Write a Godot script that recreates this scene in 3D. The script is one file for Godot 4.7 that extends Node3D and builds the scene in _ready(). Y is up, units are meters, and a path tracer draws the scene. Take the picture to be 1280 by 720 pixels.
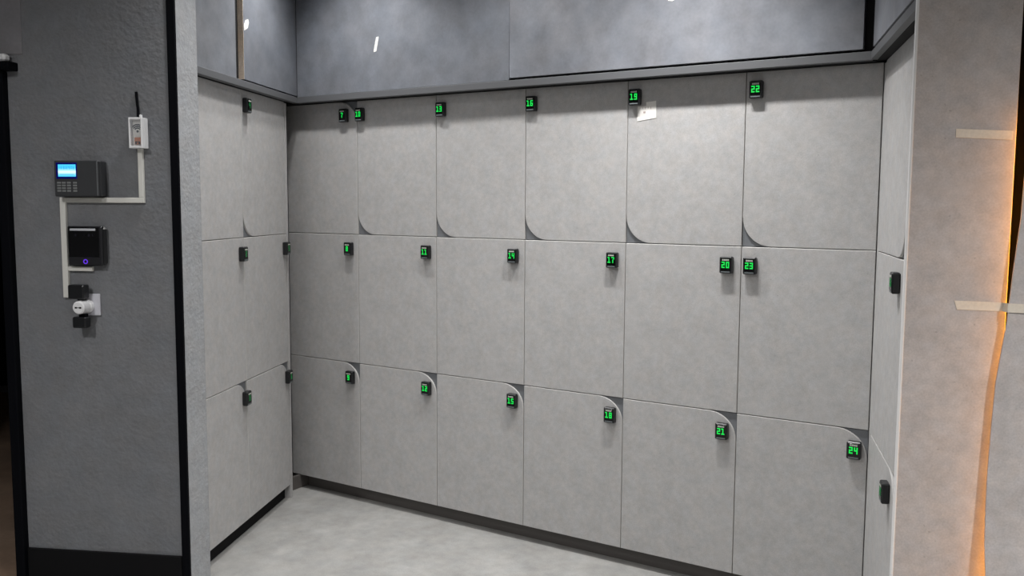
extends Node3D
# A corner of grey concrete-effect electronic lockers. Origin: the left end of the long locker run, on the floor, in the plane of its doors.

const DOOR_W := 0.4936          # one locker column of the long run
const WING_W := 0.5181          # one locker column of the left wing
const ROW := [1.3870, 0.7287, 0.0742]   # bottoms of the upper, middle and lower doors
const DOOR_H := 0.6583
const SOFFIT := 2.052
const CEIL := 3.0

const POWER := [2.1, 1.5, 4.45, 1.35, 10.5, 4.0, 4.9, 1.2]

var taken := {}
var M := {}

# ---------------------------------------------------------------- naming
func numbered(called: String) -> String:
	if not taken.has(called):
		taken[called] = 0
		return called
	taken[called] += 1
	return "%s_%03d" % [called, taken[called]]

func tag(o: Node3D, label: String, category: String, group := "") -> Node3D:
	o.set_meta("label", label)
	o.set_meta("category", category)
	if group != "":
		o.set_meta("group", group)
	return o

func thing(called: String, label: String, category: String, at: Transform3D, group := "") -> Node3D:
	var o := Node3D.new()
	o.name = numbered(called)
	add_child(o, true)
	o.transform = at
	tag(o, label, category, group)
	return o

func obj(called: String, st: SurfaceTool, mat: Material, parent: Node3D = null, at := Transform3D()) -> MeshInstance3D:
	return put(called, st.commit(), mat, parent, at)

func put(called: String, mesh: Mesh, mat: Material, parent: Node3D = null, at := Transform3D()) -> MeshInstance3D:
	var o := MeshInstance3D.new()
	o.mesh = mesh
	if mat:
		o.material_override = mat
	o.cast_shadow = GeometryInstance3D.SHADOW_CASTING_SETTING_ON
	o.name = called if parent else numbered(called)
	(parent if parent else self).add_child(o, true)
	o.transform = at
	return o

func struct(called: String, st: SurfaceTool, mat: Material, at := Transform3D()) -> MeshInstance3D:
	var o := obj(called, st, mat, null, at)
	o.set_meta("kind", "structure")
	return o

# a frame on a wall: x to the right as one faces it, y up, z out of the wall
func frame(origin: Vector3, n: Vector3) -> Transform3D:
	return Transform3D(Basis(Vector3(n.z, 0, -n.x), Vector3.UP, n), origin)

func off(x: float, y: float, z: float) -> Transform3D:
	return Transform3D(Basis(), Vector3(x, y, z))

# ---------------------------------------------------------------- shapes
func begin() -> SurfaceTool:
	var st := SurfaceTool.new()
	st.begin(Mesh.PRIMITIVE_TRIANGLES)
	return st

func tri(st: SurfaceTool, a: Vector3, b: Vector3, c: Vector3, n: Vector3) -> void:
	var fn := (b - a).cross(c - a)
	if fn.length_squared() < 1e-18:
		return
	if fn.dot(n) > 0.0:
		var k := b
		b = c
		c = k
	fn = (c - a).cross(b - a).normalized()
	for v in [a, b, c]:
		st.set_normal(fn)
		st.add_vertex(v)

func quad(st: SurfaceTool, a: Vector3, b: Vector3, c: Vector3, d: Vector3, n: Vector3) -> void:
	tri(st, a, b, c, n)
	tri(st, a, c, d, n)

# a box with chamfered edges
func bx(st: SurfaceTool, lo: Vector3, hi: Vector3, c := 0.0) -> void:
	var m := (lo + hi) / 2.0
	var h := (hi - lo) / 2.0
	c = minf(c, 0.45 * minf(h.x, minf(h.y, h.z)) * 2.0)
	for ax in 3:
		var u := (ax + 1) % 3
		var v := (ax + 2) % 3
		for s in [-1.0, 1.0]:
			var n := Vector3()
			n[ax] = s
			var p := []
			for k in [[-1, -1], [1, -1], [1, 1], [-1, 1]]:
				var q := Vector3()
				q[ax] = s * h[ax]
				q[u] = k[0] * (h[u] - c)
				q[v] = k[1] * (h[v] - c)
				p.append(m + q)
			quad(st, p[0], p[1], p[2], p[3], n)
	if c <= 0.0:
		return
	for ax in 3:                                   # the edges that run along ax
		var u := (ax + 1) % 3
		var v := (ax + 2) % 3
		for su in [-1.0, 1.0]:
			for sv in [-1.0, 1.0]:
				var n := Vector3()
				n[u] = su
				n[v] = sv
				var p := []
				for k in [[-1, 0], [1, 0], [1, 1], [-1, 1]]:
					var q := Vector3()
					q[ax] = k[0] * (h[ax] - c)
					q[u] = su * (h[u] - (c if k[1] == 1 else 0.0))
					q[v] = sv * (h[v] - (c if k[1] == 0 else 0.0))
					p.append(m + q)
				quad(st, p[0], p[1], p[2], p[3], n)
	for sx in [-1.0, 1.0]:
		for sy in [-1.0, 1.0]:
			for sz in [-1.0, 1.0]:
				var s := Vector3(sx, sy, sz)
				tri(st, m + s * (h - Vector3(0, c, c)), m + s * (h - Vector3(c, 0, c)), m + s * (h - Vector3(c, c, 0)), s)

func box(lo: Vector3, hi: Vector3, c := 0.0) -> SurfaceTool:
	var st := begin()
	bx(st, lo, hi, c)
	return st

# a flat outline (x, y) given thickness from z0 (back) to z1 (front), its front rim chamfered
func prism(faces: SurfaceTool, sides: SurfaceTool, poly: PackedVector2Array, z0: float, z1: float, c := 0.0) -> void:
	if Geometry2D.is_polygon_clockwise(poly):
		poly.reverse()
	var n := poly.size()
	var inner := PackedVector2Array()
	for i in n:
		var a := poly[(i + n - 1) % n]
		var b := poly[i]
		var d := poly[(i + 1) % n]
		var e1 := (b - a).normalized()
		var e2 := (d - b).normalized()
		var n1 := Vector2(-e1.y, e1.x)             # inward, the outline runs counter-clockwise
		var n2 := Vector2(-e2.y, e2.x)
		var k := (n1 + n2) / maxf(0.2, 1.0 + n1.dot(n2))
		inner.append(b + k * c)
	var ids := Geometry2D.triangulate_polygon(inner if c > 0.0 else poly)
	var f := inner if c > 0.0 else poly
	for i in range(0, ids.size(), 3):
		tri(faces, Vector3(f[ids[i]].x, f[ids[i]].y, z1), Vector3(f[ids[i + 1]].x, f[ids[i + 1]].y, z1), Vector3(f[ids[i + 2]].x, f[ids[i + 2]].y, z1), Vector3.BACK)
	ids = Geometry2D.triangulate_polygon(poly)
	for i in range(0, ids.size(), 3):
		tri(faces, Vector3(poly[ids[i]].x, poly[ids[i]].y, z0), Vector3(poly[ids[i + 1]].x, poly[ids[i + 1]].y, z0), Vector3(poly[ids[i + 2]].x, poly[ids[i + 2]].y, z0), Vector3.FORWARD)
	for i in n:
		var j := (i + 1) % n
		var e := (poly[j] - poly[i]).normalized()
		var out := Vector3(e.y, -e.x, 0)
		var a0 := Vector3(poly[i].x, poly[i].y, z0)
		var b0 := Vector3(poly[j].x, poly[j].y, z0)
		var a1 := Vector3(poly[i].x, poly[i].y, z1 - c)
		var b1 := Vector3(poly[j].x, poly[j].y, z1 - c)
		quad(sides, a0, b0, b1, a1, out)
		if c > 0.0:
			quad(sides, a1, b1, Vector3(inner[j].x, inner[j].y, z1), Vector3(inner[i].x, inner[i].y, z1), out + Vector3.BACK)

# a round bar along z, from z0 to z1, with chamfered ends
func disc(st: SurfaceTool, at: Vector3, r: float, depth: float, c := 0.0, sides := 24) -> void:
	var p := PackedVector2Array()
	for i in sides:
		p.append(Vector2(at.x, at.y) + Vector2(r, 0).rotated(TAU * i / sides))
	prism(st, st, p, at.z, at.z + depth, c)

func ring(st: SurfaceTool, at: Vector3, r0: float, r1: float, depth: float, sides := 28) -> void:
	for i in sides:
		var a := TAU * i / sides
		var b := TAU * (i + 1) / sides
		var p := []
		for w in [a, b]:
			for r in [r0, r1]:
				for z in [0.0, depth]:
					p.append(at + Vector3(cos(w) * r, sin(w) * r, z))
		var o := Vector3(cos((a + b) / 2), sin((a + b) / 2), 0)
		quad(st, p[1], p[3], p[7], p[5], Vector3.BACK)
		quad(st, p[0], p[2], p[6], p[4], Vector3.FORWARD)
		quad(st, p[2], p[3], p[7], p[6], o)
		quad(st, p[0], p[1], p[5], p[4], -o)

# a round cable along points
func tube(st: SurfaceTool, pts: Array, r: float, sides := 8) -> void:
	var last := []
	for i in pts.size():
		var t: Vector3 = (pts[mini(i + 1, pts.size() - 1)] - pts[maxi(i - 1, 0)]).normalized()
		var u := t.cross(Vector3(0.31, 0.2, 0.93)).normalized()
		var v := t.cross(u)
		var now := []
		for k in sides:
			var w := TAU * k / sides
			now.append(pts[i] + (u * cos(w) + v * sin(w)) * r)
		if last.size():
			for k in sides:
				var l := (k + 1) % sides
				quad(st, last[k], last[l], now[l], now[k], (last[k] + last[l]) / 2.0 - pts[i - 1])
		for k in sides:
			if i == 0 or i == pts.size() - 1:
				tri(st, pts[i], now[k], now[(k + 1) % sides], -t if i == 0 else t)
		last = now

# ---------------------------------------------------------------- materials
func plain(c: Color, rough := 0.6, metal := 0.0) -> StandardMaterial3D:
	var m := StandardMaterial3D.new()
	m.albedo_color = c
	m.roughness = rough
	m.metallic = metal
	return m

func glow(c: Color, e: float) -> StandardMaterial3D:
	var m := plain(Color(0.02, 0.02, 0.02), 0.5)
	m.emission_enabled = true
	m.emission = c
	m.emission_energy_multiplier = e
	return m

func noise(s: int, freq: float, oct := 4, kind := FastNoiseLite.TYPE_SIMPLEX_SMOOTH) -> FastNoiseLite:
	var n := FastNoiseLite.new()
	n.seed = s
	n.frequency = freq
	n.noise_type = kind
	n.fractal_octaves = oct
	n.fractal_gain = 0.55
	return n

# grey mottling from three layers of seamless noise: broad clouds, blotches, grain; a few small dark pits
func mottled(side: int, base: Color, broad: float, blotch: float, grain: float, warm: float, s: int, pits := 0.0, f := 1.0) -> ImageTexture:
	var a := noise(s, 0.006 * f, 4).get_seamless_image(side, side).get_data()
	var b := noise(s + 1, 0.022 * f, 5).get_seamless_image(side, side).get_data()
	var c := noise(s + 2, 0.16, 3).get_seamless_image(side, side).get_data()
	var w := noise(s + 3, 0.011 * f, 3).get_seamless_image(side, side).get_data()
	var p := noise(s + 4, 0.07, 2).get_seamless_image(side, side).get_data()
	var out := PackedByteArray()
	out.resize(side * side * 3)
	for i in side * side:
		var v := 1.0 + broad * (a[i] / 127.5 - 1.0) + blotch * (b[i] / 127.5 - 1.0) + grain * (c[i] / 127.5 - 1.0)
		if pits > 0.0 and p[i] > 212:
			v -= pits * (p[i] - 212) / 43.0
		var t := warm * (w[i] / 127.5 - 1.0)
		out[i * 3] = int(clampf(base.r * v * (1.0 + t) * 255.0, 0, 255))
		out[i * 3 + 1] = int(clampf(base.g * v * 255.0, 0, 255))
		out[i * 3 + 2] = int(clampf(base.b * v * (1.0 - t) * 255.0, 0, 255))
	return ImageTexture.create_from_image(Image.create_from_data(side, side, false, Image.FORMAT_RGB8, out))

func surfaced(tex: Texture2D, metres: float, rough: float, offset := Vector3.ZERO, world := true) -> StandardMaterial3D:
	var m := plain(Color.WHITE, rough)
	m.albedo_texture = tex
	m.uv1_triplanar = true
	m.uv1_world_triplanar = world
	m.uv1_scale = Vector3.ONE / metres
	m.uv1_offset = offset
	m.uv1_triplanar_sharpness = 8.0
	return m

func bumpy(m: StandardMaterial3D, s: int, freq: float, cm: float, side := 512, oct := 4) -> void:
	m.heightmap_enabled = true
	m.heightmap_texture = ImageTexture.create_from_image(noise(s, freq, oct).get_seamless_image(side, side))
	m.heightmap_scale = cm

func make_materials() -> void:
	var lam := mottled(1024, Color(0.698, 0.693, 0.690), 0.032, 0.040, 0.048, 0.010, 11, 0.16, 1.4)
	M.laminate = []
	for k in 6:
		M.laminate.append(surfaced(lam, 1.1, 0.62, Vector3(0.37 * k, 0.61 * k, 0.23 * k), false))
	M.wood_panel = surfaced(mottled(1024, Color(0.73, 0.702, 0.690), 0.04, 0.045, 0.05, 0.014, 31, 0.18, 1.3), 1.1, 0.6)
	M.edge = plain(Color(0.75, 0.745, 0.735), 0.5)
	M.edge_pale = plain(Color(0.90, 0.90, 0.90), 0.45)
	M.carcass = plain(Color(0.44, 0.45, 0.465), 0.6)
	M.plinth = plain(Color(0.35, 0.335, 0.325), 0.55)
	M.floor = surfaced(mottled(1024, Color(0.615, 0.612, 0.602), 0.07, 0.05, 0.045, 0.008, 51, 0.10), 1.6, 0.5)
	M.floor_brown = surfaced(mottled(256, Color(0.60, 0.51, 0.44), 0.08, 0.08, 0.04, 0.01, 61), 1.5, 0.5)
	M.dark_wall = surfaced(mottled(512, Color(0.478, 0.484, 0.497), 0.03, 0.03, 0.03, 0.01, 71), 0.8, 0.85)
	bumpy(M.dark_wall, 75, 0.06, 0.20)
	M.jamb = surfaced(mottled(512, Color(0.635, 0.642, 0.652), 0.04, 0.04, 0.035, 0.008, 81, 0.2), 0.6, 0.85)
	bumpy(M.jamb, 85, 0.05, 0.14)
	M.lintel = surfaced(mottled(256, Color(0.52, 0.515, 0.53), 0.04, 0.03, 0.03, 0.008, 91), 0.8, 0.85)
	M.slate = []
	for k in 3:
		var tint: Color = [Color(0.465, 0.478, 0.505), Color(0.500, 0.510, 0.535), Color(0.485, 0.495, 0.516)][k]
		M.slate.append(surfaced(mottled(512, tint, 0.09, 0.07, 0.03, 0.012, 101 + 7 * k, 0.0), 1.3, 0.48))
	M.fascia = plain(Color(0.375, 0.38, 0.39), 0.55)
	M.backing = plain(Color(0.035, 0.035, 0.04), 0.9)
	M.raw_edge = surfaced(mottled(128, Color(0.93, 0.85, 0.77), 0.06, 0.05, 0.05, 0.02, 131), 0.2, 0.7)
	M.black = plain(Color(0.03, 0.035, 0.055), 0.6)
	M.black.metallic_specular = 0.2
	M.black_base = plain(Color(0.075, 0.075, 0.082), 0.7)
	M.black_base.metallic_specular = 0.25
	M.lock = plain(Color(0.09, 0.095, 0.105), 0.35)
	M.lock_glass = plain(Color(0.01, 0.02, 0.015), 0.12)
	M.digit = glow(Color(0.05, 1.0, 0.36), 0.8)
	M.digit_dim = glow(Color(0.05, 0.75, 0.36), 0.28)
	M.lock_mark = plain(Color(0.72, 0.74, 0.70), 0.5)
	M.lock_bar = plain(Color(0.42, 0.45, 0.46), 0.5)
	M.white = plain(Color(0.94, 0.94, 0.945), 0.5)
	M.paper = plain(Color(0.93, 0.92, 0.90), 0.8)
	M.tape = surfaced(mottled(128, Color(0.87, 0.83, 0.77), 0.02, 0.02, 0.03, 0.01, 141), 0.2, 0.7)
	M.trunk = plain(Color(0.90, 0.895, 0.87), 0.5)
	M.plastic_dark = plain(Color(0.20, 0.205, 0.215), 0.45)
	M.paint = plain(Color(0.78, 0.78, 0.78), 0.9)
	M.ceiling = plain(Color(0.45, 0.45, 0.46), 0.9)
	var clear := plain(Color(0.9, 0.95, 1.0, 0.06), 0.05)
	clear.transparency = BaseMaterial3D.TRANSPARENCY_ALPHA
	M.clear = clear

# ---------------------------------------------------------------- lights
func downlight(at: Vector3, energy: float, angle: float, size: float, label: String, color: Color, spread := 0.0) -> void:
	var t := thing("ceiling_downlight", label, "ceiling light", Transform3D(Basis(Vector3.RIGHT, PI / 2), at))
	var xs := [0.0] if spread == 0.0 else [-spread, spread]
	for x in xs:                                   # one lamp, or a pair side by side
		var st := begin()
		ring(st, Vector3(x, 0, -0.012), 0.062, 0.08, 0.012)
		obj("trim_ring", st, M.white, t)
		st = begin()
		disc(st, Vector3(x, 0, -0.008), 0.0615, 0.004)
		obj("lamp_disc", st, glow(color, 3.0), t)
		var l := SpotLight3D.new()
		l.name = "downlight_lamp"
		l.light_color = color
		l.light_energy = energy / xs.size()
		l.light_size = size
		l.spot_range = 14.0
		l.spot_attenuation = 2.0
		l.spot_angle = angle
		l.spot_angle_attenuation = 1.0
		l.shadow_enabled = true
		add_child(l, true)
		l.transform = Transform3D(Basis(Vector3.RIGHT, -PI / 2), at + Vector3(x, -0.03, 0))

# ---------------------------------------------------------------- lockers
const FONT := {"0": "111101101101111", "1": "110010010010111", "2": "111001111100111", "3": "111001111001111", "4": "101101111001001",
	"5": "111100111001111", "6": "111100111101111", "7": "111001010010010", "8": "111101111101111", "9": "111101111001111"}

func digits(text: String) -> SurfaceTool:
	var st := begin()
	var px := 0.0044
	var py := 0.0050
	var wide := (text.length() * 4 - 1) * px
	for k in text.length():
		var rows: String = FONT[text[k]]
		for i in 15:
			if rows[i] == "1":
				var x := -wide / 2 + (k * 4 + i % 3) * px
				var y := py * (1.5 - i / 3)
				bx(st, Vector3(x, y, 0), Vector3(x + px * 0.96, y + py * 0.96, 0.0007))
	return st

func keypad(t: Node3D, number: String, x: float, y: float, dim: bool) -> void:
	var lk := obj("keypad_lock", box(Vector3(-0.025, -0.0325, 0.0), Vector3(0.025, 0.0325, 0.024), 0.0035), M.lock, t, off(x, y, 0.0006))
	obj("screen", box(Vector3(-0.0200, -0.0215, 0.0), Vector3(0.0200, 0.0265, 0.0008), 0.0003), M.lock_glass, lk, off(0, 0, 0.0241))
	obj("glowing_number", digits(number), M.digit_dim if dim else M.digit, lk, off(0.0, 0.001, 0.025))
	var st := begin()
	for k in 4:
		var w: float = [0.006, 0.0075, 0.0055, 0.005][k]
		var x0: float = [-0.0135, -0.0065, 0.002, 0.0085][k]
		bx(st, Vector3(x0, 0.0170, 0), Vector3(x0 + w, 0.0232, 0.0006))
	obj("printed_mark", st, M.lock_mark, lk, off(0, 0, 0.025))
	obj("printed_strip", box(Vector3(-0.0175, -0.0285, 0), Vector3(0.0175, -0.0245, 0.0006)), M.lock_bar, lk, off(0, 0, 0.0241))

# cut: "" or the rounded corner, "bl", "br", "tl", "tr"
func locker(fr: Transform3D, x: float, row: int, w: float, depth: float, cut: String, number: String, lock: String, label: String, skin: int, dim := false) -> void:
	var h := DOOR_H
	if row == 0:
		h = SOFFIT - ROW[0] - 0.0012
	if row == 2:
		h = ROW[1] - ROW[2]
	var t := thing("locker", label, "locker", fr * off(x + w / 2, ROW[row], 0), "concrete-effect lockers")
	var g := 0.0015
	var hw := w / 2 - g
	var r := 0.112
	obj("body", box(Vector3(-w / 2 + 0.0006, 0.0006, -depth), Vector3(w / 2 - 0.0006, h - 0.0006, -0.0195)), M.carcass, t)
	var corner := {"bl": [-hw, g, 1, 1], "br": [hw, g, -1, 1], "tl": [-hw, h - g, 1, -1], "tr": [hw, h - g, -1, -1]}
	var poly := PackedVector2Array()
	for k in ["bl", "br", "tr", "tl"]:
		var c: Array = corner[k]
		if k == cut:
			var arc := PackedVector2Array()
			for i in 15:
				var a := PI / 2 * i / 14
				# from the point on the upright edge round to the point on the level edge
				arc.append(Vector2(c[0] + c[2] * (r - r * cos(a)), c[1] + c[3] * (r - r * sin(a))))
			if k == "br" or k == "tl":
				arc.reverse()
			poly.append_array(arc)
		else:
			poly.append(Vector2(c[0], c[1]))
	var faces := begin()
	var sides := begin()
	prism(faces, sides, poly, -0.018, 0.0, 0.0015)
	var mesh := faces.commit()
	sides.commit(mesh)
	var d := put("door", mesh, null, t)
	d.set_surface_override_material(0, M.laminate[skin % 6])
	d.set_surface_override_material(1, M.edge)
	if cut != "":
		var c: Array = corner[cut]
		var sp := PackedVector2Array()
		var rr := r + 0.006
		sp.append(Vector2(c[0], c[1]))
		for i in 13:
			var a := PI / 2 * i / 12
			sp.append(Vector2(c[0] + c[2] * (rr - rr * sin(a)), c[1] + c[3] * (rr - rr * cos(a))))
		var s2 := begin()
		prism(s2, s2, sp, -0.0192, -0.0075, 0.0)
		obj("corner_panel", s2, M.carcass, t)
	if lock != "":
		var gap: float = GAPS.get(number, {"l": 0.010, "r": 0.0275}[lock])
		keypad(t, number, (hw - gap - 0.025) if lock == "r" else (-hw + gap + 0.025), [0.594, 0.585, 0.579][row], dim)

# how far a keypad sits from the edge of its door, where it differs from the rest
const GAPS := {"2": 0.006, "3": 0.002, "4": 0.014, "5": 0.003, "6": 0.001, "7": 0.051, "10": 0.003, "22": 0.017, "23": 0.013, "24": 0.019, "26": 0.042, "27": 0.060}

# ---------------------------------------------------------------- the scene
func _ready() -> void:
	# camera
	var cam := Camera3D.new()
	cam.name = "camera"
	cam.fov = 35.301
	cam.near = 0.05
	cam.far = 60.0
	add_child(cam)
	var fwd := Vector3(-0.534798, -0.093618, -0.839778)
	cam.look_at_from_position(Vector3(3.60203, 1.55, 3.43477), Vector3(3.60203, 1.55, 3.43477) + fwd)
	cam.rotate_object_local(Vector3.BACK, deg_to_rad(ROLL))
	cam.current = true
	# surroundings
	var env := Environment.new()
	env.background_mode = Environment.BG_COLOR
	env.background_color = Color(0.02, 0.02, 0.022)
	env.tonemap_mode = Environment.TONE_MAPPER_LINEAR
	env.tonemap_exposure = 1.0
	env.sdfgi_enabled = true
	env.ssao_enabled = true
	env.ssil_enabled = true
	var we := WorldEnvironment.new()
	we.name = "surroundings"
	we.environment = env
	add_child(we)
	make_materials()
	# ceiling lamps: two close to the long run, the rest over the room
	var white := Color(1.0, 0.995, 0.99)
	downlight(Vector3(0.68, CEIL, 0.45), POWER[0], 56, 0.035, "pair of round recessed downlights above the left end of the long locker run", white, 0.10)
	downlight(Vector3(1.58, CEIL, 0.50), POWER[1], 58, 0.05, "round recessed downlight above the middle of the long locker run", white)
	downlight(Vector3(2.30, CEIL, 0.50), POWER[2], 49, 0.035, "pair of round recessed downlights above the right end of the long locker run", white, 0.10)
	downlight(Vector3(2.30, CEIL, 2.30), POWER[3], 80, 0.08, "round recessed downlight over the open floor, nearest the lockers", white)
	downlight(Vector3(4.95, CEIL, 1.62), POWER[4], 66, 0.08, "round recessed downlight over the open floor, right of the camera", white)
	downlight(Vector3(3.60, CEIL, 4.90), POWER[5], 86, 0.08, "round recessed downlight over the open floor, behind the camera", white)
	downlight(Vector3(1.20, CEIL, 3.60), POWER[6], 88, 0.08, "round recessed downlight over the open floor, facing the doorway wall", white)
	downlight(Vector3(1.22, CEIL, 1.22), POWER[7], 60, 0.06, "round recessed downlight in front of the plastered end of the pillar", white)

	# frames of the walls
	var back := Transform3D(Basis(), Vector3.ZERO)
	var ln := Vector3(0.904502, 0, -0.426469)
	var ld := Vector3(-0.426469, 0, -0.904502)
	var left := frame(Vector3(0.14478, 0, 0.15404), ln)          # x: 0 at its far end, -1.036 at the column
	var a := deg_to_rad(18.3)
	var right := frame(Vector3(6 * DOOR_W, 0, 0), Vector3(-cos(a), 0, sin(a)))   # x: 0 in the corner, 0.6 at its free end
	var dark := frame(Vector3(0.72067, 0, 1.23476), -ld)         # x: 0 at the corner strip, negative to the left
	var pan := right * off(0.9346, 0, 0.055)
	pan = frame(pan.origin, Vector3(sin(a), 0, cos(a)))          # x: 0 at the free end of the right wing, which stands proud of its doors

	shell(back, left, right, dark, pan)
	bulkhead(back, left, right)
	lockers(back, left, right)
	right_panels(pan, right)
	doorway(dark)
	devices(dark)
	bits(back, left)

const ROLL := 0.319

func shell(back: Transform3D, left: Transform3D, right: Transform3D, dark: Transform3D, _pan: Transform3D) -> void:
	struct("floor", box(Vector3(-4.2, -0.1, -1.6), Vector3(7.6, 0.0, 7.2)), M.floor)
	struct("ceiling", box(Vector3(-4.2, CEIL, -1.6), Vector3(7.6, CEIL + 0.1, 7.2)), M.ceiling)
	struct("wall_rear", box(Vector3(-4.2, 0, 7.0), Vector3(7.6, CEIL, 7.2)), M.paint)
	struct("wall_far", box(Vector3(-4.2, 0, -1.6), Vector3(7.6, CEIL, -1.4)), M.lintel)
	struct("wall_hall", box(Vector3(-4.2, 0, -1.4), Vector3(-4.0, CEIL, 7.0)), M.black_base)
	struct("wall_side", box(Vector3(7.4, 0, -1.4), Vector3(7.6, CEIL, 7.0)), M.paint)
	# the column whose end closes the left wing
	struct("wall_left", box(Vector3(-0.69, 0, -0.178), Vector3(-0.001, CEIL, 0.0)), M.dark_wall, dark)
	struct("trim_1", column_strip(), M.black, dark)
	struct("baseboard_left", box(Vector3(-0.672, 0, 0.0005), Vector3(-0.028, 0.177, 0.012), 0.002), M.black_base, dark)
	# plastered end of the column
	struct("wall_end", box(Vector3(-1.2225, 0, -0.05), Vector3(-1.044, CEIL, 0.0), 0.004), M.jamb, left * off(0, 0, 0.06))

func column_strip() -> SurfaceTool:
	var st := begin()
	bx(st, Vector3(-0.027, 0, 0.0003), Vector3(0.0045, CEIL - 0.001, 0.006), 0.001)
	bx(st, Vector3(0.0006, 0, -0.005), Vector3(0.0045, CEIL - 0.001, 0.0003), 0.0)
	return st

func bulkhead(back: Transform3D, left: Transform3D, right: Transform3D) -> void:
	var lip := 0.030
	# --- above the long run
	var w := struct("wall_back", box(Vector3(-0.30, SOFFIT, -0.55), Vector3(2.99, CEIL - 0.001, 0.036)), M.backing, back)
	obj("fascia_board", box(Vector3(0.136, SOFFIT, 0.0365), Vector3(2.930, SOFFIT + lip, 0.060), 0.0015), M.fascia, w)
	obj("cladding_panel", box(Vector3(0.141, SOFFIT + lip + 0.0006, 0.0365), Vector3(1.4300, CEIL - 0.01, 0.0580), 0.001), M.slate[0], w)
	obj("cladding_panel", box(Vector3(1.4325, SOFFIT + lip + 0.009, 0.0365), Vector3(2.900, CEIL - 0.01, 0.0600), 0.001), M.slate[1], w)
	# --- above the left wing
	w = struct("wall_left_upper", box(Vector3(-1.043, SOFFIT, -0.45), Vector3(0.05, CEIL - 0.001, 0.008)), M.backing, left)
	obj("fascia_board", box(Vector3(-1.043, SOFFIT, 0.0085), Vector3(0.096, SOFFIT + lip, 0.036), 0.0015), M.fascia, w)
	obj("cladding_panel", box(Vector3(-1.043, SOFFIT + lip + 0.0006, 0.0085), Vector3(-0.618, CEIL - 0.01, 0.028), 0.001), M.slate[2], w)
	obj("cladding_panel", box(Vector3(-0.552, SOFFIT + lip + 0.006, 0.0085), Vector3(0.094, CEIL - 0.01, 0.035), 0.001), M.slate[0], w)
	obj("raw_edge", box(Vector3(-0.5535, SOFFIT + lip + 0.006, 0.0090), Vector3(-0.5522, CEIL - 0.01, 0.0348)), M.raw_edge, w)
	# --- above the right wing
	w = struct("wall_right_upper", box(Vector3(0.0, SOFFIT, -0.27), Vector3(0.915, CEIL - 0.001, 0.028)), M.backing, right)
	obj("fascia_board", box(Vector3(0.045, SOFFIT, 0.0285), Vector3(0.915, SOFFIT + lip, 0.051), 0.0015), M.fascia, w)
	obj("cladding_panel", box(Vector3(0.085, SOFFIT + lip + 0.009, 0.0285), Vector3(0.915, CEIL - 0.01, 0.050), 0.001), M.slate[1], w)

func lockers(back: Transform3D, left: Transform3D, right: Transform3D) -> void:
	var rows := ["upper", "middle", "lower"]
	# --- left wing, numbers 1 to 6
	for c in 2:
		for r in 3:
			var n := str(c * 3 + r + 1)
			var cut: String = ["bl", "", "tr"][r]
			var lock: String = ["l", "r", "r"][r]
			var lb := "grey locker numbered %s, %s row of the left return, %s" % [n, rows[r], ["column beside the plastered pillar", "column next to the corner"][c]]
			if c == 0 and r == 0:
				lock = ""
				lb = "grey concrete-effect upper locker on the left return, plain door against the plastered column"
			locker(left, (c - 2) * WING_W, r, WING_W, 0.40, cut, n, lock, lb, c * 3 + r, true)
	# --- the long run, numbers 7 to 24
	var where := ["first column from the left corner", "second column from the left corner", "third column from the left corner", "third column from the right corner", "second column from the right corner", "last column at the right corner"]
	for c in 6:
		for r in 3:
			var n := str(7 + c * 3 + r)
			var cut: String = ["bl", "", "tr"][r]
			var lock: String = ["l", "r", "r"][r]
			if c == 0 and r == 0:
				cut = "tr"
				lock = "r"
			if c == 5 and r == 1:
				lock = "l"
			locker(back, c * DOOR_W, r, DOOR_W, 0.45, cut, n, lock, "grey locker showing green %s, %s row, %s" % [n, rows[r], where[c]], c * 2 + r * 5 + 1)
	# --- right wing, seen along its doors
	for r in 3:
		var lb: String = ["upper locker of the right return with a rounded lower corner and no keypad in sight",
			"middle locker of the right return, its black keypad seen side on below the upper door",
			"lower locker of the right return with rounded top corner and black keypad side on"][r]
		locker(right, 0.050, r, 0.526, 0.14, ["br", "", "tr"][r], ["25", "26", "27"][r], ["", "r", "r"][r], lb, r + 2, true)
	# --- plinths, fillers, end panels
	tag(obj("plinth", box(Vector3(0.058, 0, -0.075), Vector3(2.958, 0.073, -0.057), 0.001), M.plinth, null, back), "long dark brown-grey plinth board under the long run of lockers", "plinth")
	tag(obj("plinth", box(Vector3(-1.036, 0, -0.052), Vector3(0.004, 0.073, -0.034), 0.001), M.black_base, null, left), "dark plinth board under the lockers of the left return", "plinth")
	tag(obj("plinth", box(Vector3(0.05, 0, -0.075), Vector3(0.577, 0.073, -0.057), 0.001), M.plinth, null, right), "plinth board under the lockers of the right return", "plinth")
	tag(obj("plinth_return", box(Vector3(0.040, 0, -0.074), Vector3(0.0565, 0.073, 0.060), 0.001), M.plinth, null, back), "short plinth return board in the left corner by the floor", "plinth")
	var st := begin()
	bx(st, Vector3(0.005, 0, -0.38), Vector3(0.030, 2.045, 0.0), 0.0012)
	tag(obj("end_panel", st, M.laminate[3], null, left), "narrow grey upright end panel closing the left return in the corner", "panel")
	tag(obj("filler_strip", box(Vector3(0.004, 0, -0.2), Vector3(0.0492, 2.045, -0.001), 0.001), M.laminate[1], null, right), "narrow grey upright filler strip in the right corner of the lockers", "filler")

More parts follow.
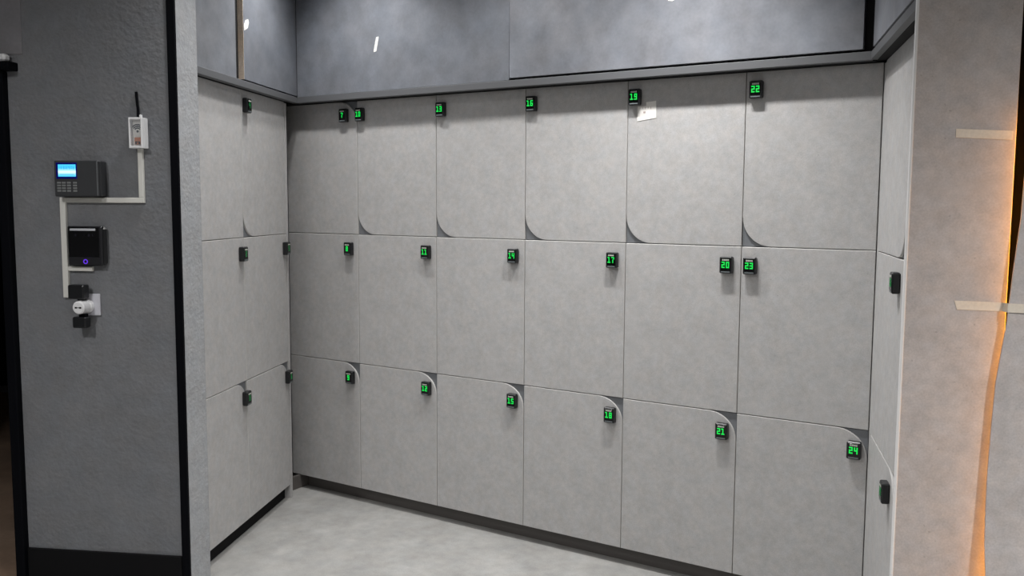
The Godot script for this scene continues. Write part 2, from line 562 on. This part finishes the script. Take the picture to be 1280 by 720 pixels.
func right_panels(pan: Transform3D, right: Transform3D) -> void:
	# the sheet that closes the right wing
	var edge := 0.2433
	var st := box(Vector3(0, 0, -0.018), Vector3(edge, CEIL - 0.01, 0.0), 0.001)
	var t := thing("laminate_sheet", "large warm grey concrete-effect sheet closing the right return, glowing orange along its outer edge", "panel", pan)
	obj("sheet", st, M.wood_panel, t)
	obj("edge_band", box(Vector3(-0.0012, 0, -0.018), Vector3(0.0046, CEIL - 0.01, 0.0006), 0.0003), M.edge_pale, t)
	# the bowed sheet that overlaps it
	var e2 := [[0.0000, 0.2314, 0.0486], [0.5927, 0.2217, 0.0353], [0.6784, 0.2172, 0.0265], [0.7640, 0.2164, 0.0215], [0.8479, 0.2164, 0.0190], [0.9760, 0.2194, 0.0175], [1.0987, 0.2243, 0.0172], [1.1791, 0.2331, 0.0177], [1.2533, 0.2420, 0.0177], [1.3849, 0.2499, 0.0177], [1.5182, 0.2605, 0.0177], [1.6630, 0.2640, 0.0185], [2.0357, 0.2685, 0.0194], [CEIL - 0.01, 0.2738, 0.0194]]
	st = begin()
	var far := 1.25
	for i in e2.size() - 1:
		var p: Array = e2[i]
		var q: Array = e2[i + 1]
		var a0 := Vector3(p[1], p[0], p[2])
		var a1 := Vector3(q[1], q[0], q[2])
		var b0 := Vector3(far, p[0], 0.024)
		var b1 := Vector3(far, q[0], 0.024)
		var k := Vector3(0, 0, -0.006)
		quad(st, a0, b0, b1, a1, Vector3.BACK)
		quad(st, a0 + k, b0 + k, b1 + k, a1 + k, Vector3.FORWARD)
		quad(st, a0, a0 + k, a1 + k, a1, Vector3.LEFT)
		quad(st, b0, b0 + k, b1 + k, b1, Vector3.RIGHT)
	tag(obj("laminate_sheet", st, M.wood_panel, null, pan), "bowed concrete-effect sheet at the far right edge, overlapping the larger sheet beside it", "panel")
	struct("wall_right", box(Vector3(0.262, 0, -0.5), Vector3(3.4, CEIL, -0.20)), M.backing, pan)
	# warm lamp strip behind the bowed sheet
	var y0 := 0.10
	var y1 := 1.76
	var warm := Color(1.0, 0.65, 0.10)
	var s := thing("lamp_strip", "warm orange lamp strip hidden behind the bowed sheet at far right", "lamp strip", pan * off(0.3047, 0, 0.0))
	obj("channel", box(Vector3(0.002, y0, 0.002), Vector3(0.010, y1, 0.0108)), M.white, s)
	obj("lamp_face", box(Vector3(0.0, y0, 0.003), Vector3(0.0018, y1, 0.0104)), glow(warm, 1.5), s)
	var l := AreaLight3D.new()
	l.name = "strip_lamp"
	l.light_color = warm
	l.light_energy = 0.56
	l.area_size = Vector2(0.007, y1 - y0)
	l.shadow_enabled = true
	add_child(l, true)
	# an area light shines along its own -z: turn that to the left along the sheet
	l.transform = pan * Transform3D(Basis(Vector3(0, 0, -1), Vector3.UP, Vector3(1, 0, 0)), Vector3(0.3029, (y0 + y1) / 2, 0.0068))
	# masking tape
	tag(obj("tape_strip", strip([Vector2(0.1046, 1.7434), Vector2(0.1046, 1.7218), Vector2(0.2353, 1.7138), Vector2(0.2362, 1.7363)], 0.0004, 0.0012), M.tape, null, pan), "upper strip of cream masking tape on the warm grey sheet", "tape")
	var tp := begin()
	var path := [[0.1210, 0.1280, 0.0010], [0.185, 0.185, 0.0010], [0.236, 0.236, 0.0014], [0.2415, 0.2415, 0.0195], [0.28, 0.28, 0.0205], [0.34, 0.34, 0.0218]]
	for i in path.size() - 1:
		var p: Array = path[i]
		var q: Array = path[i + 1]
		var a0 := Vector3(p[0], 1.3058 - 0.012 * (p[0] - 0.126), p[2])
		var a1 := Vector3(q[0], 1.3058 - 0.012 * (q[0] - 0.126), q[2])
		var b0 := Vector3(p[1], 1.2829 - 0.012 * (p[0] - 0.126), p[2])
		var b1 := Vector3(q[1], 1.2829 - 0.012 * (q[0] - 0.126), q[2])
		var k := Vector3(0, 0, -0.0005)
		quad(tp, a0, a1, b1, b0, Vector3.BACK)
		quad(tp, a0 + k, a1 + k, b1 + k, b0 + k, Vector3.FORWARD)
		quad(tp, a0, a1, a1 + k, a0 + k, Vector3.UP)
		quad(tp, b0, b1, b1 + k, b0 + k, Vector3.DOWN)
	tag(obj("tape_strip", tp, M.tape, null, pan), "lower strip of cream masking tape bridging the two sheets at far right", "tape")
	# end panel of the wing, its pale front edge towards the lockers
	tag(obj("end_panel", box(Vector3(0.5795, 0, -0.13), Vector3(0.9146, 2.051, 0.0), 0.001), M.laminate[4], null, right), "narrow grey upright panel between the right return doors and its pale edge", "panel")

func strip(poly: Array, z0: float, z1: float) -> SurfaceTool:
	var st := begin()
	prism(st, st, PackedVector2Array(poly), z0, z1)
	return st

func doorway(dark: Transform3D) -> void:
	# black frame, its header, the wall over it and the hall beyond
	var d := struct("door_1", box(Vector3(-0.712, 0, -0.19), Vector3(-0.673, 2.034, 0.030), 0.003), M.black, dark)
	obj("header", box(Vector3(-1.70, 2.0345, -0.19), Vector3(-0.628, 2.066, 0.055), 0.003), M.black, d)
	obj("frame_post", box(Vector3(-1.70, 0, -0.19), Vector3(-1.62, 2.034, 0.030), 0.003), M.black, d)
	tag(obj("door_closer_arm", box(Vector3(-1.35, 2.0665, 0.008), Vector3(-0.650, 2.096, 0.045), 0.008), M.white, null, dark), "white rounded bar lying along the black door header at left edge", "bar")
	struct("wall_lintel", box(Vector3(-1.70, 2.0975, -0.178), Vector3(-0.606, CEIL, 0.0045), 0.002), M.lintel, dark)
	struct("wall_partition", box(Vector3(-5.4, 0, -0.178), Vector3(-1.701, CEIL, 0.0)), M.dark_wall, dark)
	struct("floor_hall", box(Vector3(-5.0, 0.0005, -3.4), Vector3(-0.70, 0.006, -0.02)), M.floor_brown, dark)

func devices(dark: Transform3D) -> void:
	# --- white exit-switch box with a clear window
	var t := thing("switch_box", "small white wall box with a clear window and a black cable above", "switch box", dark * off(-0.1395, 1.744, 0))
	var b := begin()
	var w := 0.0265
	var h := 0.112
	bx(b, Vector3(-w, 0, 0.0006), Vector3(w, h, 0.026), 0.002)
	for sx in [-1.0, 1.0]:
		bx(b, Vector3(sx * w - (0.006 if sx > 0 else 0.0), 0, 0.0262), Vector3(sx * w + (0.0 if sx > 0 else 0.006), h, 0.046), 0.0015)
	bx(b, Vector3(-w + 0.006, 0, 0.0262), Vector3(w - 0.006, 0.008, 0.046), 0.0015)
	bx(b, Vector3(-w + 0.006, h - 0.008, 0.0262), Vector3(w - 0.006, h, 0.046), 0.0015)
	obj("housing", b, M.white, t)
	obj("faceplate", box(Vector3(-w + 0.0065, 0.0085, 0.0262), Vector3(w - 0.0065, h - 0.0085, 0.028)), M.paper, t)
	b = begin()
	for k in 3:
		var rr: float = [0.010, 0.0165, 0.023][k]
		for i in 10:
			var a0 := deg_to_rad(35 + 11.0 * i)
			var a1 := deg_to_rad(35 + 11.0 * (i + 1))
			var c := Vector3(0, 0.062, 0)
			var p0 := c + Vector3(cos(a0), sin(a0), 0) * rr
			var p1 := c + Vector3(cos(a1), sin(a1), 0) * rr
			var q0 := c + Vector3(cos(a0), sin(a0), 0) * (rr + 0.0042)
			var q1 := c + Vector3(cos(a1), sin(a1), 0) * (rr + 0.0042)
			p0.x = clampf(p0.x, -0.019, 0.019)
			p1.x = clampf(p1.x, -0.019, 0.019)
			q0.x = clampf(q0.x, -0.019, 0.019)
			q1.x = clampf(q1.x, -0.019, 0.019)
			var z := Vector3(0, 0, 0.0008)
			quad(b, p0 + z, p1 + z, q1 + z, q0 + z, Vector3.BACK)
	disc(b, Vector3(0, 0.062, 0), 0.0042, 0.0008, 0.0, 14)
	obj("wave_symbol", b, plain(Color(0.16, 0.19, 0.24), 0.6), t, off(0, 0, 0.0281))
	obj("terminal_block", box(Vector3(-0.010, 0.014, 0.0282), Vector3(0.018, 0.040, 0.036), 0.002), plain(Color(0.80, 0.52, 0.38), 0.5), t)
	b = begin()
	bx(b, Vector3(-0.006, 0.0150, 0.0362), Vector3(0.000, 0.022, 0.038))
	bx(b, Vector3(0.008, 0.0150, 0.0362), Vector3(0.014, 0.022, 0.038))
	bx(b, Vector3(-0.006, 0.0222, 0.0362), Vector3(0.014, 0.0245, 0.038))
	obj("terminal_screw", b, plain(Color(0.12, 0.08, 0.06), 0.5), t)
	obj("window", box(Vector3(-w + 0.0062, 0.0082, 0.0420), Vector3(w - 0.0062, h - 0.0082, 0.0432)), M.clear, t)
	b = begin()
	bx(b, Vector3(0.004, h + 0.0002, 0.010), Vector3(0.012, h + 0.012, 0.022), 0.002)
	obj("hanging_loop", b, M.white, t)
	b = begin()
	tube(b, [Vector3(-0.146, 1.8575, 0.010), Vector3(-0.147, 1.885, 0.007), Vector3(-0.150, 1.91, 0.006), Vector3(-0.1525, 1.935, 0.005), Vector3(-0.154, 1.953, 0.004)], 0.0052)
	tag(obj("cable", b, M.black, null, dark), "short black cable rising from the top of the small white box", "cable")

	# --- white surface trunking
	var parts := [
		[Vector3(-0.1520, 1.5495, 0), Vector3(-0.1325, 1.7435, 0.014), "short white upright trunking below the small white box", -1],
		[Vector3(-0.4490, 1.5420, 0), Vector3(-0.1325, 1.5615, 0.014), "white level trunking running under the terminal with the blue screen", 1],
		[Vector3(-0.4730, 1.1790, 0), Vector3(-0.4495, 1.5615, 0.014), "long white upright trunking left of the black face reader", 0],
		[Vector3(-0.4490, 1.2820, 0), Vector3(-0.3500, 1.2995, 0.014), "short white level trunking under the black face reader", 2]]
	for p in parts:
		var lo: Vector3 = p[0]
		var hi: Vector3 = p[1]
		if p[3] == -1:
			lo.y = 1.5619
		var tr := thing("cable_trunking", p[2], "trunking", dark * off((lo.x + hi.x) / 2, lo.y, 0.0006), "white cable trunking on the dark wall")
		var hx := (hi.x - lo.x) / 2
		var hy := hi.y - lo.y
		obj("base", box(Vector3(-hx, 0, 0), Vector3(hx, hy, 0.0065), 0.0008), M.trunk, tr)
		obj("cover", box(Vector3(-hx, 0, 0.0067), Vector3(hx, hy, 0.0135), 0.0018), M.trunk, tr)
	# --- clocking terminal
	t = thing("clocking_terminal", "dark grey wall terminal with lit blue screen and number keys", "terminal", dark * off(-0.375, 1.5645, 0))
	obj("back_shell", box(Vector3(-0.086, 0.002, 0.0006), Vector3(0.092, 0.132, 0.045), 0.004), M.plastic_dark, t)
	obj("front_shell", box(Vector3(-0.089, 0.0, 0.0452), Vector3(0.089, 0.1335, 0.054), 0.004), plain(Color(0.235, 0.24, 0.25), 0.42), t)
	obj("side_rib", box(Vector3(0.0825, 0.004, 0.0541), Vector3(0.0865, 0.1295, 0.0556), 0.0006), plain(Color(0.42, 0.43, 0.44), 0.4), t)
	var bz := obj("screen_bezel", box(Vector3(-0.079, 0.066, 0.0541), Vector3(0.005, 0.1255, 0.0555), 0.0006), plain(Color(0.02, 0.03, 0.50), 0.25), t)
	var im := Image.create(96, 64, false, Image.FORMAT_RGB8)
	for y in 64:
		for x in 96:
			var k := y / 63.0
			var c := Color(0.28, 0.80, 1.0).lerp(Color(0.93, 1.0, 1.0), clampf(1.0 - absf(k - 0.62) / 0.34, 0, 1))
			im.set_pixel(x, y, c)
	for r in [[10, 12, 2, 10], [18, 10, 3, 14], [30, 9, 3, 16], [36, 12, 6, 3], [36, 20, 6, 3], [46, 9, 3, 16], [54, 12, 6, 3], [62, 9, 3, 16], [70, 11, 7, 3], [70, 19, 7, 3], [82, 11, 3, 14], [8, 52, 78, 2]]:
		im.fill_rect(Rect2i(r[0], r[1], r[2], r[3]), Color(0.16, 0.56, 0.80))
	var scr := glow(Color.WHITE, 1.15)
	scr.emission_texture = ImageTexture.create_from_image(im)
	scr.emission_operator = BaseMaterial3D.EMISSION_OP_MULTIPLY
	var qm := QuadMesh.new()
	qm.size = Vector2(0.071, 0.045)
	put("lit_screen", qm, scr, bz, off(-0.0345, 0.0965, 0.0562))
	for r in 4:
		for c in 4:
			var kx: float = [-0.0765, -0.0575, -0.037, -0.0125][c]
			var ky := 0.0475 - r * 0.0100
			obj("key", box(Vector3(kx, ky, 0.0541), Vector3(kx + 0.0155, ky + 0.0068, 0.0562), 0.0010), plain_once("key", Color(0.50, 0.51, 0.51), 0.5), t)
	# --- face reader
	t = thing("face_reader", "black glossy face reader with a glowing purple ring button", "reader", dark * off(-0.3650, 1.3035, 0))
	obj("housing", box(Vector3(-0.0655, 0.002, 0.0006), Vector3(0.0780, 0.149, 0.022), 0.010), M.lock, t)
	obj("front_shell", box(Vector3(-0.0700, 0.0, 0.0222), Vector3(0.0700, 0.150, 0.033), 0.0045), plain(Color(0.13, 0.13, 0.145), 0.35), t)
	obj("glass", box(Vector3(-0.0650, 0.0335, 0.0331), Vector3(0.0600, 0.1455, 0.0345), 0.0006), plain(Color(0.015, 0.015, 0.025), 0.08), t)
	obj("light_bar", box(Vector3(-0.056, 0.133, 0.0346), Vector3(0.047, 0.1415, 0.0356), 0.0004), plain(Color(0.80, 0.81, 0.83), 0.4), t)
	b = begin()
	for k in 4:
		disc(b, Vector3([-0.034, 0.001, 0.020, 0.036][k], 0.116, 0.0346), [0.004, 0.002, 0.005, 0.003][k], 0.0006, 0.0, 14)
	obj("camera_lens", b, plain(Color(0.12, 0.12, 0.15), 0.1), t)
	b = begin()
	ring(b, Vector3(0.002, 0.0165, 0.0331), 0.0056, 0.0092, 0.0010)
	obj("ring_button", b, glow(Color(0.42, 0.22, 0.95), 0.9), t)
	# --- wall socket with plugs
	t = thing("wall_socket", "square white wall socket plate behind the white plug", "socket", dark * off(-0.369, 1.112, 0))
	obj("plate", box(Vector3(-0.0415, 0, 0.0006), Vector3(0.0415, 0.083, 0.009), 0.002), plain(Color(0.80, 0.80, 0.83), 0.5), t)
	t = thing("plug_adapter", "round white plug adapter with two dark slots in the wall socket", "plug", dark * off(-0.377, 1.148, 0.0092))
	b = begin()
	disc(b, Vector3.ZERO, 0.027, 0.018, 0.002)
	disc(b, Vector3(0, 0, 0.0182), 0.0245, 0.043, 0.004)
	obj("plug_body", b, M.white, t)
	b = begin()
	bx(b, Vector3(-0.013, -0.003, 0), Vector3(-0.005, 0.003, 0.0008))
	bx(b, Vector3(0.005, -0.003, 0), Vector3(0.013, 0.003, 0.0008))
	bx(b, Vector3(-0.006, -0.0012, 0), Vector3(0.006, 0.0012, 0.0006))
	obj("slot", b, M.black, t, off(0, 0, 0.0613))
	t = thing("power_adapter", "black power adapter block above the white plug", "adapter", dark * off(-0.3925, 1.1795, 0))
	obj("block", box(Vector3(-0.032, 0.0, 0.020), Vector3(0.032, 0.053, 0.060), 0.004), M.lock, t)
	obj("prong_base", box(Vector3(0.000, -0.0045, 0.028), Vector3(0.026, -0.0002, 0.050), 0.0008), M.black, t)
	t = thing("power_adapter", "black power adapter block hanging below the white plug", "adapter", dark * off(-0.385, 1.069, 0))
	obj("block", box(Vector3(-0.027, 0.0, 0.020), Vector3(0.027, 0.041, 0.058), 0.004), M.lock, t)
	obj("prong_base", box(Vector3(-0.004, 0.0412, 0.028), Vector3(0.022, 0.0520, 0.050), 0.0008), M.black, t)

func plain_once(key: String, c: Color, rough: float) -> StandardMaterial3D:
	if not M.has(key):
		M[key] = plain(c, rough)
	return M[key]

func bits(back: Transform3D, left: Transform3D) -> void:
	# paper note on locker 19, its upper left corner behind the keypad
	var t := thing("paper_note", "white paper note stuck on locker 19 below its keypad", "note", back * off(2.060, 1.885, 0.0006))
	obj("sheet", strip([Vector2(-0.043, 0.0), Vector2(0.041, 0.010), Vector2(0.039, 0.078), Vector2(-0.004, 0.075), Vector2(-0.004, 0.060), Vector2(-0.041, 0.060)], 0.0, 0.0008), M.paper, t)
	var b := begin()
	for k in 4:
		bx(b, Vector3(-0.020 + 0.012 * k, 0.048 - 0.002 * (k % 2), 0), Vector3(-0.018 + 0.012 * k, 0.056, 0.0003))
	bx(b, Vector3(-0.016, 0.031, 0), Vector3(-0.006, 0.038, 0.0003))
	obj("ink_smudge", b, plain(Color(0.72, 0.66, 0.64), 0.8), t, off(0, 0, 0.0009))
	# stickers left on the cladding
	tag(obj("sticker", strip([Vector2(0.6585, 2.2665), Vector2(0.675, 2.269), Vector2(0.6895, 2.332), Vector2(0.688, 2.3375), Vector2(0.6735, 2.335), Vector2(0.658, 2.274)], 0.0582, 0.0590), M.paper, null, back), "tall slim white sticker on the slate cladding above locker 10", "sticker")
	tag(obj("sticker", strip([Vector2(2.166, 2.338), Vector2(2.185, 2.334), Vector2(2.200, 2.342), Vector2(2.196, 2.360), Vector2(2.172, 2.362)], 0.0602, 0.0610), M.paper, null, back), "white sticker at the top edge of the view on the right cladding panel", "sticker")
	tag(obj("sticker", strip([Vector2(-0.545, 2.300), Vector2(-0.505, 2.318), Vector2(-0.493, 2.345), Vector2(-0.500, 2.358), Vector2(-0.530, 2.348), Vector2(-0.546, 2.325)], 0.0352, 0.0360), M.paper, null, left), "small white sticker beside the raw board edge on the left cladding", "sticker")
